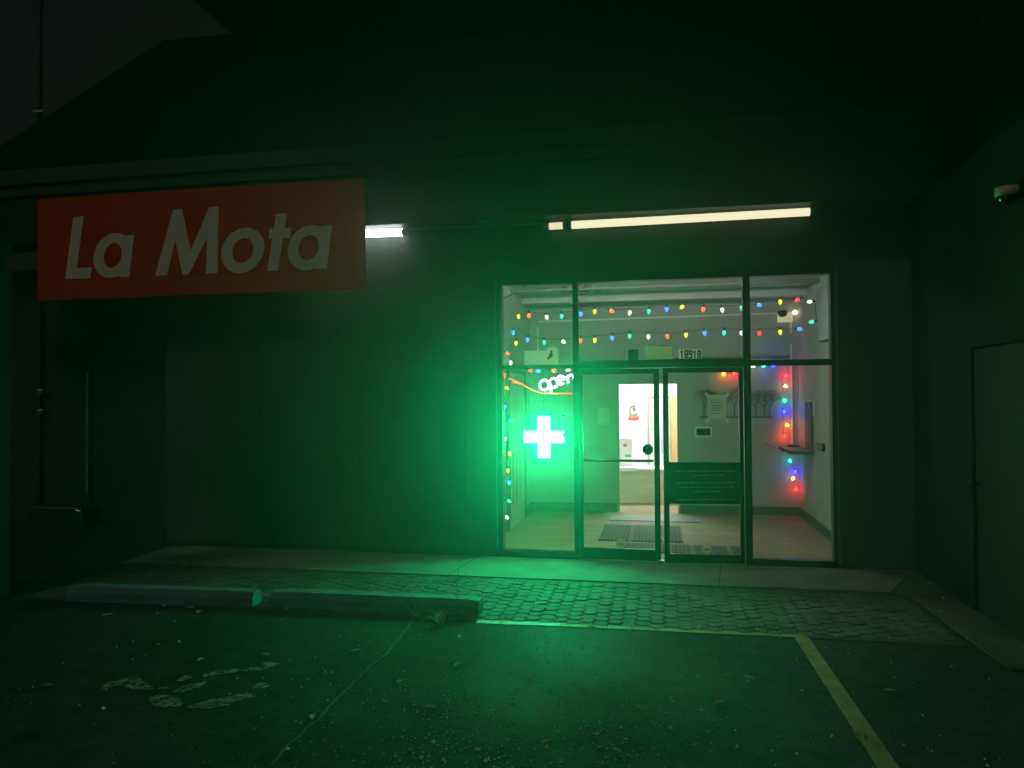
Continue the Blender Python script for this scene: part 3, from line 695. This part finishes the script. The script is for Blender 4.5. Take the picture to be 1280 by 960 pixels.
row1 = [(648.2, 396, 'Y'), (661, 395, 'O'), (683.4, 396.9, 'W', 15), (702.2, 395.6, 'T'), (726, 393.1, 'B'), (743.4, 390, 'Y'), (765, 388.8, 'O', 60), (787, 391.3, 'W', -20), (811, 389.8, 'T'), (833.3, 387.2, 'B'), (852.3, 384.1, 'Y', -50), (879, 387, 'O', -10), (902.9, 387.9, 'W', 10), (926.9, 385.6, 'T'), (949.4, 381.5, 'B', 70), (975.3, 377.8, 'Y'), (996.3, 375.5, 'R', -60), (1011.6, 377.2, 'W', -80), (1014, 402.5, 'T', -80)]
row2 = [(641.3, 416, 'B'), (659.4, 425, 'B'), (680.3, 428.4, 'T'), (704.6, 427.4, 'W', 45), (725.3, 426.3, 'O'), (743.4, 425.6, 'Y'), (765.4, 423.1, 'B'), (787, 420.7, 'T'), (810.4, 421.3, 'W'), (834.4, 420.7, 'O', 15), (857.5, 419.4, 'Y'), (881, 417, 'B', 10), (905, 416.4, 'T'), (926.9, 416.8, 'W'), (949.4, 417, 'R'), (975.3, 415.6, 'Y', 10), (1000, 411.5, 'B', 80)]
light_string('upper string of coloured bulbs swagged across the top panes', row1, .38, k=1.05)
light_string('lower string of coloured bulbs swagged across the top panes', row2, .38, k=1.05)
col1 = [(645, 429.3, 'Y'), (635, 442, 'R', 60), (638.4, 454, 'W'), (630.6, 469, 'R'), (634, 485, 'Y', 60), (630.8, 509, 'B'), (638.4, 525.9, 'T', 90), (631.2, 549, 'W'), (636.9, 567.5, 'O', 20), (635, 588.7, 'Y'), (636.5, 603.7, 'B'), (636.6, 626.4, 'T', 70), (633.8, 647, 'W', 30)]
light_string('string of coloured bulbs hanging down the left edge of the window', col1, .22)
row3 = [(656.8, 451.5, 'B'), (664, 463.5, 'R', 80), (673, 464, 'B', 80), (693, 463.6, 'R', 80), (710.5, 462.5, 'W', 80)]
light_string('short string of bulbs tucked behind the bar above the neon sign', row3, .14)
row4 = [(941.5, 458, 'W', 80), (954.5, 457.2, 'T', 80), (966.5, 457, 'B', 80), (1008, 456.6, 'B', 80)]
light_string('short string of bulbs tucked behind the right transom bar', row4, 3.2, BULB_HOT)
col2 = [(982.3, 469.8, 'R', 90), (982.3, 483, 'W', 60), (981, 501, 'T'), (980.4, 514.6, 'B', 30), (984.2, 531.7, 'O', 70), (980.6, 545.6, 'R', 10)]
light_string('string of bulbs colouring the corner wall above the reception ledge', col2, BY-.075, BULB_HOT, .95)
col3 = [(987.5, 576, 'T', 40), (994, 589.6, 'B'), (991.3, 598.3, 'Y', -30), (995.2, 611.9, 'R', 50)]
light_string('short dangling tail of bulbs below the reception ledge', col3, BY-.10, BULB_HOT, .95)
light_string('orange and red bulb pair seen at the top of the right door glass', [(905, 467.5, 'O', 80), (918, 467.5, 'R', 80)], BY-.08, BULB_HOT, 1.)

# objects standing on the transom bar
tz = fz(830, 449.2)+.003
cd_ = thing('arched_card', 'cream card with an arched top and a black figure standing on the left transom', 'card', (fx(677, 445), .06, fz(677, 456)))
Yc = .065
arch = [AY(655.5, 456, Yc), AY(698, 456, Yc), AY(698, 437.5, Yc), AY(696, 434.6, Yc), AY(692, 433.2, Yc), AY(688, 433.4, Yc), AY(684.6, 435.2, Yc), AY(683.6, 438, Yc), AY(655.5, 438.6, Yc)]
MB().prism(arch, V((0, .004, 0))).build('sheet', M['card'], cd_)
bl = [AY(x, y, Yc-.002) for x, y in ((684.8, 449.5), (683.6, 447.6), (686.2, 445.4), (686.6, 442.2), (688, 441), (687.6, 438.6), (689.4, 437.4), (690.8, 439), (690.2, 441.4), (691.4, 443.6), (690.2, 446.4), (687.8, 447.6), (686.4, 449.6))]
MB().prism(bl, V((0, .0015, 0))).build('figure', M['black_print'], cd_)
def stand(name, label, cat, px0, py0, px1, m, dy=.05, y=.05):
    a, b2 = AY(px0, py0, y), AY(px1, py0, y)
    o = MB().box(a.x, b2.x, y, y+dy, zb0+.001, a.z, .004).build(name, m); return tag(o, label, cat)
bxs = stand('small_box', 'small dark teal box standing on the transom bar', 'box', 785, 436.5, 798, M['green_box'], .06)
MB().box(bxs.data.vertices[0].co.x, bxs.data.vertices[0].co.x+.01, .0485, .0495, zb0+.02, zb0+.05).build('label_strip', M['grey'], bxs)
shs = stand('paper_sign', 'pale green sheet with a red arched edge standing on the transom bar', 'sheet', 805.5, 433.4, 840, thin(mat('green_sheet', (.50, .66, .40), .8, .08, 10), .75), .006)
ar = [AY(822+k*1.7, 433.2-1.6*math.sin(math.pi*k/8), .052) for k in range(9)]
MB().tube(ar, .005, 5).build('edge', M['red_print'], shs)

# ================================================================== things outside
# shop sign
SY = -.62
def sp(px, py, y=SY): return AY(px, py, y)
tl_, tr_, br_, bl_ = sp(47, 248), sp(456, 223), sp(456, 361), sp(47, 376)
sx0, sx1 = (tl_.x+bl_.x)/2, (tr_.x+br_.x)/2; sz0, sz1 = (bl_.z+br_.z)/2, (tl_.z+tr_.z)/2
sg = thing('shop_sign', 'large red sign board lettered La Mota in slanted cream letters', 'shop sign', ((sx0+sx1)/2, SY, sz0))
MB().box(sx0, sx1, SY, SY+.024, sz0, sz1, .003).build('board', M['sign_red'], sg)
MB().box(sx0+.6, sx0+.66, SY+.025, SY+.09, sz0+.3, sz1-.1).box(sx1-.66, sx1-.6, SY+.025, SY+.09, sz0+.3, sz1-.1).build('bracket', M['grey'], sg)
# letters from straight strokes and rings, slanted; positions read in sign pixels
LY = SY-.006
def lp(px, py, y=None): return AY(px, py, LY if y is None else y)
def poly(b, pts, t=.006, dy=0.): b.prism([lp(x, y, LY+dy) for x, y in pts], V((0, t-.0005-dy, 0)))
# L
def letter(name='letter'): return MB()
b = MB(); poly(b, [(91.5, 271.5), (104.8, 270.3), (96, 335), (114.6, 334), (112.8, 347.6), (81.4, 349.0)]); b.build('letter_l', M['sign_cream'], sg)
# M
b = MB(); poly(b, [(216.5, 262), (227.5, 261.2), (238.3, 313), (261.5, 259.2), (273.3, 258.3), (271.8, 341.3), (257.5, 342), (258.6, 297.5), (236.2, 343), (228, 343.4), (219, 299.5), (208.5, 344), (193.7, 344.7)]); b.build('letter_m', M['sign_cream'], sg)
def ringpx(cx, cyy, rx, ry, ix, iy, shear=.12, dx=0, slope=-.045, n=40):
    def e(a, b2, ox=0):
        o = []
        for k in range(n):
            t = 2*math.pi*k/n; x = a*math.cos(t); y = b2*math.sin(t); o.append((cx+ox+x+shear*-y, cyy+y+slope*x))
        return o
    return e(rx, ry), e(ix, iy)
def ringm(b, cx, cyy, rx, ry, ix, iy, dy=0.):
    o, i = ringpx(cx, cyy, rx, ry, ix, iy); b.ring([lp(x, y, LY+dy) for x, y in o], [lp(x, y, LY+dy) for x, y in i], V((0, .0055-dy, 0)))
b = MB(); ringm(b, 141.0, 319.3, 24, 28.0, 11.2, 15.5, -.0006); poly(b, [(154.5, 294.6), (167.4, 293.6), (161.6, 345.8), (148.8, 346.6)]); b.build('letter_a', M['sign_cream'], sg)
b = MB(); ringm(b, 303.5, 313, 26.8, 28.5, 13.2, 15.6); b.build('letter_o', M['sign_cream'], sg)
b = MB(); poly(b, [(345, 267.6), (358.6, 266.4), (347.8, 338.0), (334, 339)]); poly(b, [(337.0, 285.8), (364, 284.4), (362.4, 297.4), (335.4, 298.8)], dy=-.0006); b.build('letter_t', M['sign_cream'], sg)
b = MB(); ringm(b, 385.8, 309.4, 26, 28.2, 12.6, 15.6, -.0006); poly(b, [(401.6, 282.6), (415.0, 281.4), (408.4, 335.4), (395, 336.2)]); b.build('letter_a', M['sign_cream'], sg)

# fluorescent tubes under the soffit, on a batten
FYb = -.10
def fb(px, py): return AY(px, py, FYb)
part(MB().prism([AY(500, 281.5, -.06), AY(1030, 256.5, -.06), AY(1030, 262, -.06), AY(500, 287, -.06)], V((0, .059, 0))), 'batten', M['conduit'])
def tube_lamp(p0, p1, mat_e, label, r=.024, collar=None):
    o = thing('tube_lamp', label, 'tube lamp', tuple((p0+p1)/2), 'fluorescent tubes under the soffit')
    d = (p1-p0).normalized()
    MB().tube([p0+d*.03, p1-d*.03], r, 14).build('tube', mat_e, o, smooth=True)
    e = MB()
    for q, s3 in ((p0, 1), (p1, -1)): e.tube([q, q+d*.032*s3], r*.85, 12).tube([q-d*.03*s3, q+d*.0*s3], r*.4, 8)
    e.build('end_cap', M['steel'], o)
    t_ = max(p0.z, p1.z)
    MB().box(min(p0.x, p1.x)+.02, max(p0.x, p1.x)-.02, p0.y+.028, p0.y+.055, min(p0.z, p1.z)-.0, max(p0.z, p1.z)+.02).build('reflector', M['grey'], o)
    return o
TUBE_W = emit('tube_white', (.95, 1, 1), 12); TUBE_C = emit('tube_cream', (1, .93, .62), 1.03); TUBE_P = emit('tube_pale', (1, .84, .60), .95)
tube_lamp(fb(385, 294.3), fb(506, 290.2), TUBE_W, 'cool white fluorescent tube coming out from behind the red sign', .042)
t2 = tube_lamp(fb(711, 281.6), fb(1016, 264.6), TUBE_C, 'long cream fluorescent tube above the shop windows', .040)
t3 = tube_lamp(fb(683, 283.2), fb(707, 281.8), TUBE_P, 'short cream tube end left of the dark bracket above the windows', .036)
a_ = fb(709, 281.5); MB().box(a_.x-.02, a_.x+.02, FYb-.035, FYb+.03, a_.z-.045, a_.z+.05, .004).build('bracket', M['black'], t2)

# dome camera on the wing wall
dc = AX(1263, 243, WR-.05)
dm = thing('dome_camera', 'white based dome security camera high on the right wing wall', 'camera', (WR, dc.y, dc.z))
MB().lathe((dc.x-.02, dc.y, dc.z+.055), (0, 0, -1), [(.05, 0), (.075, .006), (.075, .06), (.068, .066)], 20).build('base', mat('camera_base', (.55, .40, .30), .45, .06, 8), dm, smooth=True)
MB().lathe((dc.x-.02, dc.y, dc.z-.012), (0, 0, -1), [(.062, 0), (.06, .02), (.045, .045), (.02, .06), (.002, .064)], 20).build('dome', mat('camera_glass', (.01, .01, .01), .08, .05, 5), dm, smooth=True)
MB().box(dc.x+.03, WR-.001, dc.y-.03, dc.y+.03, dc.z+.01, dc.z+.045).build('bracket', M['grey'], dm)

# conduit with two small fittings beside the recess door
c = AY(50, 490, 1.27)
cnd = thing('wall_conduit', 'thin dark conduit with two small metal fittings left of the side door', 'conduit', (c.x, 1.27, 0))
MB().tube([(c.x, 1.27, .02), (c.x, 1.27, 3.6)], .022, 8).build('pipe', M['dark_trim'], cnd)
for yy in (490, 515):
    q_ = AY(51, yy, 1.22); MB().box(q_.x-.045, q_.x+.045, 1.20, 1.245, q_.z-.04, q_.z+.04, .01).build('fitting', M['steel'], cnd, smooth=False)
# left pillar
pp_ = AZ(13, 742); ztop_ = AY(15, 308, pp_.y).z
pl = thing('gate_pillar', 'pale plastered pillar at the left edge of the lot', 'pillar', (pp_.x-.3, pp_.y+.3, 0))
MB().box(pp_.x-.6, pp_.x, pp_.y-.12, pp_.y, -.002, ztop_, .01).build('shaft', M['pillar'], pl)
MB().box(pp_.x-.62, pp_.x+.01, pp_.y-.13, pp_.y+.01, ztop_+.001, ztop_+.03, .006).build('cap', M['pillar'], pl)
# utility pole behind the roof
c = AY(50, 140, 1.)
po = thing('roof_mast', 'slim dark mast with a small fitting rising behind the left roof slope', 'pole', (c.x, 1., 0))
MB().tube([(c.x, 1, 4.7), (c.x, 1, 7.6)], .03, 10).build('shaft', M['dark_trim'], po)
MB().box(c.x-.06, c.x+.10, .94, .965, c.z-.03, c.z+.01, .005).build('fitting', M['steel'], po)
# bin box by the door
c = AY(106, 650, .95)
bn = thing('floor_box', 'low dark box with a curved metal rail beside the side door', 'box', (c.x-.4, .95, 0))
MB().box(c.x-.9, c.x+.0, .9, 1.2, -.002, .28, .02).build('body', M['dark_door'], bn)
MB().tube([(c.x+.02, .88, .02), (c.x+.02, .88, .19), (c.x-.01, .88, .235), (c.x-.08, .88, .25)], .010, 8).build('rail', M['steel'], bn)

# ------------------------------------------------------------------ weeds
def weed(px, py, n, h, label, grp=None):
    c = AZ(px, py); b = MB()
    for k in range(n):
        a = random.uniform(0, 2*math.pi); L = h*random.uniform(.35, 1); lean = random.uniform(.3, 1.2); wdt = random.uniform(.003, .006)
        p = c+V((random.uniform(-.03, .03), random.uniform(-.03, .03), 0)); pts = []
        for s in range(5):
            t = s/4; pts.append(p+V((math.cos(a)*L*lean*t*t, math.sin(a)*L*lean*t*t, L*(t-.35*lean*t*t))))
        nn = V((-math.sin(a), math.cos(a), 0))
        for s in range(4):
            w0, w1_ = wdt*(1-s/4)+.0006, wdt*(1-(s+1)/4)+.0006
            vs = [b.bm.verts.new(pts[s]-nn*w0), b.bm.verts.new(pts[s]+nn*w0), b.bm.verts.new(pts[s+1]+nn*w1_), b.bm.verts.new(pts[s+1]-nn*w1_)]
            b.bm.faces.new(vs)
    o = b.build('weed', M['weed']); return tag(o, label, 'weed', 'weeds growing in the paving')
W0 = thing('dry_weed', 'dry branching weed leaning over the end of the right wheel stop', 'weed', tuple(AZ(550, 777)), 'weeds growing in the paving')
b = MB()
for base, dirs in (((522, 772), ((-3, -14, 6), (-5, -48, 0), (-25, -20, 3), (8, -22, 3))), ((573, 768), ((2, -16, 2), (1, -60, 0), (-4, -26, 5), (14, -20, 2), (18, -12, 0))), ((552, 780), ((-26, -6, 0), (22, -8, 0), (-14, -18, 0)))):
    g = AZ(*base); b = MB()
    for dx, dy, k in dirs:
        tip = AY(base[0]+dx, base[1]+dy, g.y+.02*random.uniform(-1, 1)); midp = g.lerp(tip, .55)+V((random.uniform(-.02, .02), random.uniform(-.03, .03), .02))
        b.tube([g, midp, tip], [.0035, .0028, .0012], 5)
        for j in range(k):
            t = random.uniform(.4, 1); p = midp.lerp(tip, t); b.tube([p, p+V((random.uniform(-.05, .05), random.uniform(-.04, .04), random.uniform(-.01, .05)))], [.002, .0006], 4)
    b.build('stem', M['weed'], W0)
weed(551, 781, 46, .16, 'spiky tuft of dry grass by the right wheel stop')
weed(232, 708, 26, .07, 'leftmost of the low tufts along the front of the concrete walk')
weed(262, 709, 26, .06, 'second low tuft from the left along the concrete walk')
weed(386, 713, 14, .05, 'thin tuft at the walk edge behind the gap between wheel stops')
weed(457, 716, 18, .06, 'low tuft at the walk edge behind the right wheel stop')
weed(318, 742, 22, .09, 'small tuft in the gap between the two wheel stops')
weed(1076, 922, 12, .08, 'small lone tuft beside the long yellow line')

# ------------------------------------------------------------------ dry leaves: the larger ones singly, grit as a mass
leaf_px = [(237, 761), (249, 766), (446, 815), (575, 797), (573, 832), (391, 898), (537, 886), (206, 758), (696, 776), (806, 817), (935, 849), (663, 846), (683, 929), (799, 886), (838, 912), (770, 940), (994, 774), (740, 785), (500, 853), (332, 820), (251, 826), (135, 770), (640, 875), (615, 890), (708, 826), (59, 859), (900, 880), (558, 752), (672, 757), (1112, 865)]
me0 = None
for i, (px, py) in enumerate(leaf_px):
    g = AZ(px, py); L = random.uniform(.022, .048); b = MB(); prof = [(-1, 0), (-.5, .42), (.1, .5), (.7, .3), (1.1, 0), (.7, -.32), (.1, -.45), (-.5, -.38)]
    vs = [b.bm.verts.new((x*L, y*L, .004+abs(y)*L*.5+random.uniform(0, .004))) for x, y in prof]; cc = b.bm.verts.new((0, 0, .004))
    for k in range(8): b.bm.faces.new((vs[k], vs[(k+1) % 8], cc))
    o = b.build('dry_leaf', M['litter']); o.location = (g.x, g.y, .012 if g.y > -2.3 else .002); o.rotation_euler = (0, 0, random.uniform(0, 6.28))
    tag(o, 'small pale dry leaf lying flat on the dark ground of the lot', 'leaf', 'fallen leaves on the lot')
gr = MB()
for i in range(2600):
    x = random.gauss(-.75, .55); y = -4.4+random.gauss(0, .75); z = 0
    if y > -2.45: y = -3.2
    if i % 4 == 0: x = random.uniform(-5, 2.4); y = random.uniform(-6.5, -1.0)
    if i % 17 == 0: x = random.uniform(-1.4, 1.1); y = -2.25+random.gauss(0, .05)
    r = random.choice((.003, .0035, .004, .005, .006, .008, .010)) if random.random() > .03 else .015
    h0 = .010 if y > -2.32 else -.003
    p = V((x, y, h0)); a = random.uniform(0, 6.28)
    v3 = [gr.bm.verts.new(p+V((r*math.cos(a+k*2.1), r*math.sin(a+k*2.1)*.8, 0))) for k in range(3)]; v4 = gr.bm.verts.new(p+V((0, 0, r*1.1)))
    for k in range(3): gr.bm.faces.new((v3[k], v3[(k+1) % 3], v4))
tag(gr.build('gravel', M['pebble']), kind='stuff')

# ------------------------------------------------------------------ haze volume added in place of lens glare
hz = MB().box(GX0-2, GX1+2, GY0-2, GY1+2, -1.2, 7.75).build('haze', M['glass'])
hm = bpy.data.materials.new('glare_haze'); hm.use_nodes = True; t = hm.node_tree
for n_ in list(t.nodes):
    if n_.type != 'OUTPUT_MATERIAL': t.nodes.remove(n_)
pvv = t.nodes.new('ShaderNodeVolumePrincipled'); pvv.inputs['Color'].default_value = (.85, .95, .90, 1); pvv.inputs['Density'].default_value = .0165; pvv.inputs['Anisotropy'].default_value = .835
t.links.new(pvv.outputs[0], [n_ for n_ in t.nodes if n_.type == 'OUTPUT_MATERIAL'][0].inputs['Volume'])
hz.data.materials.clear(); hz.data.materials.append(hm); tag(hz, kind='stuff')
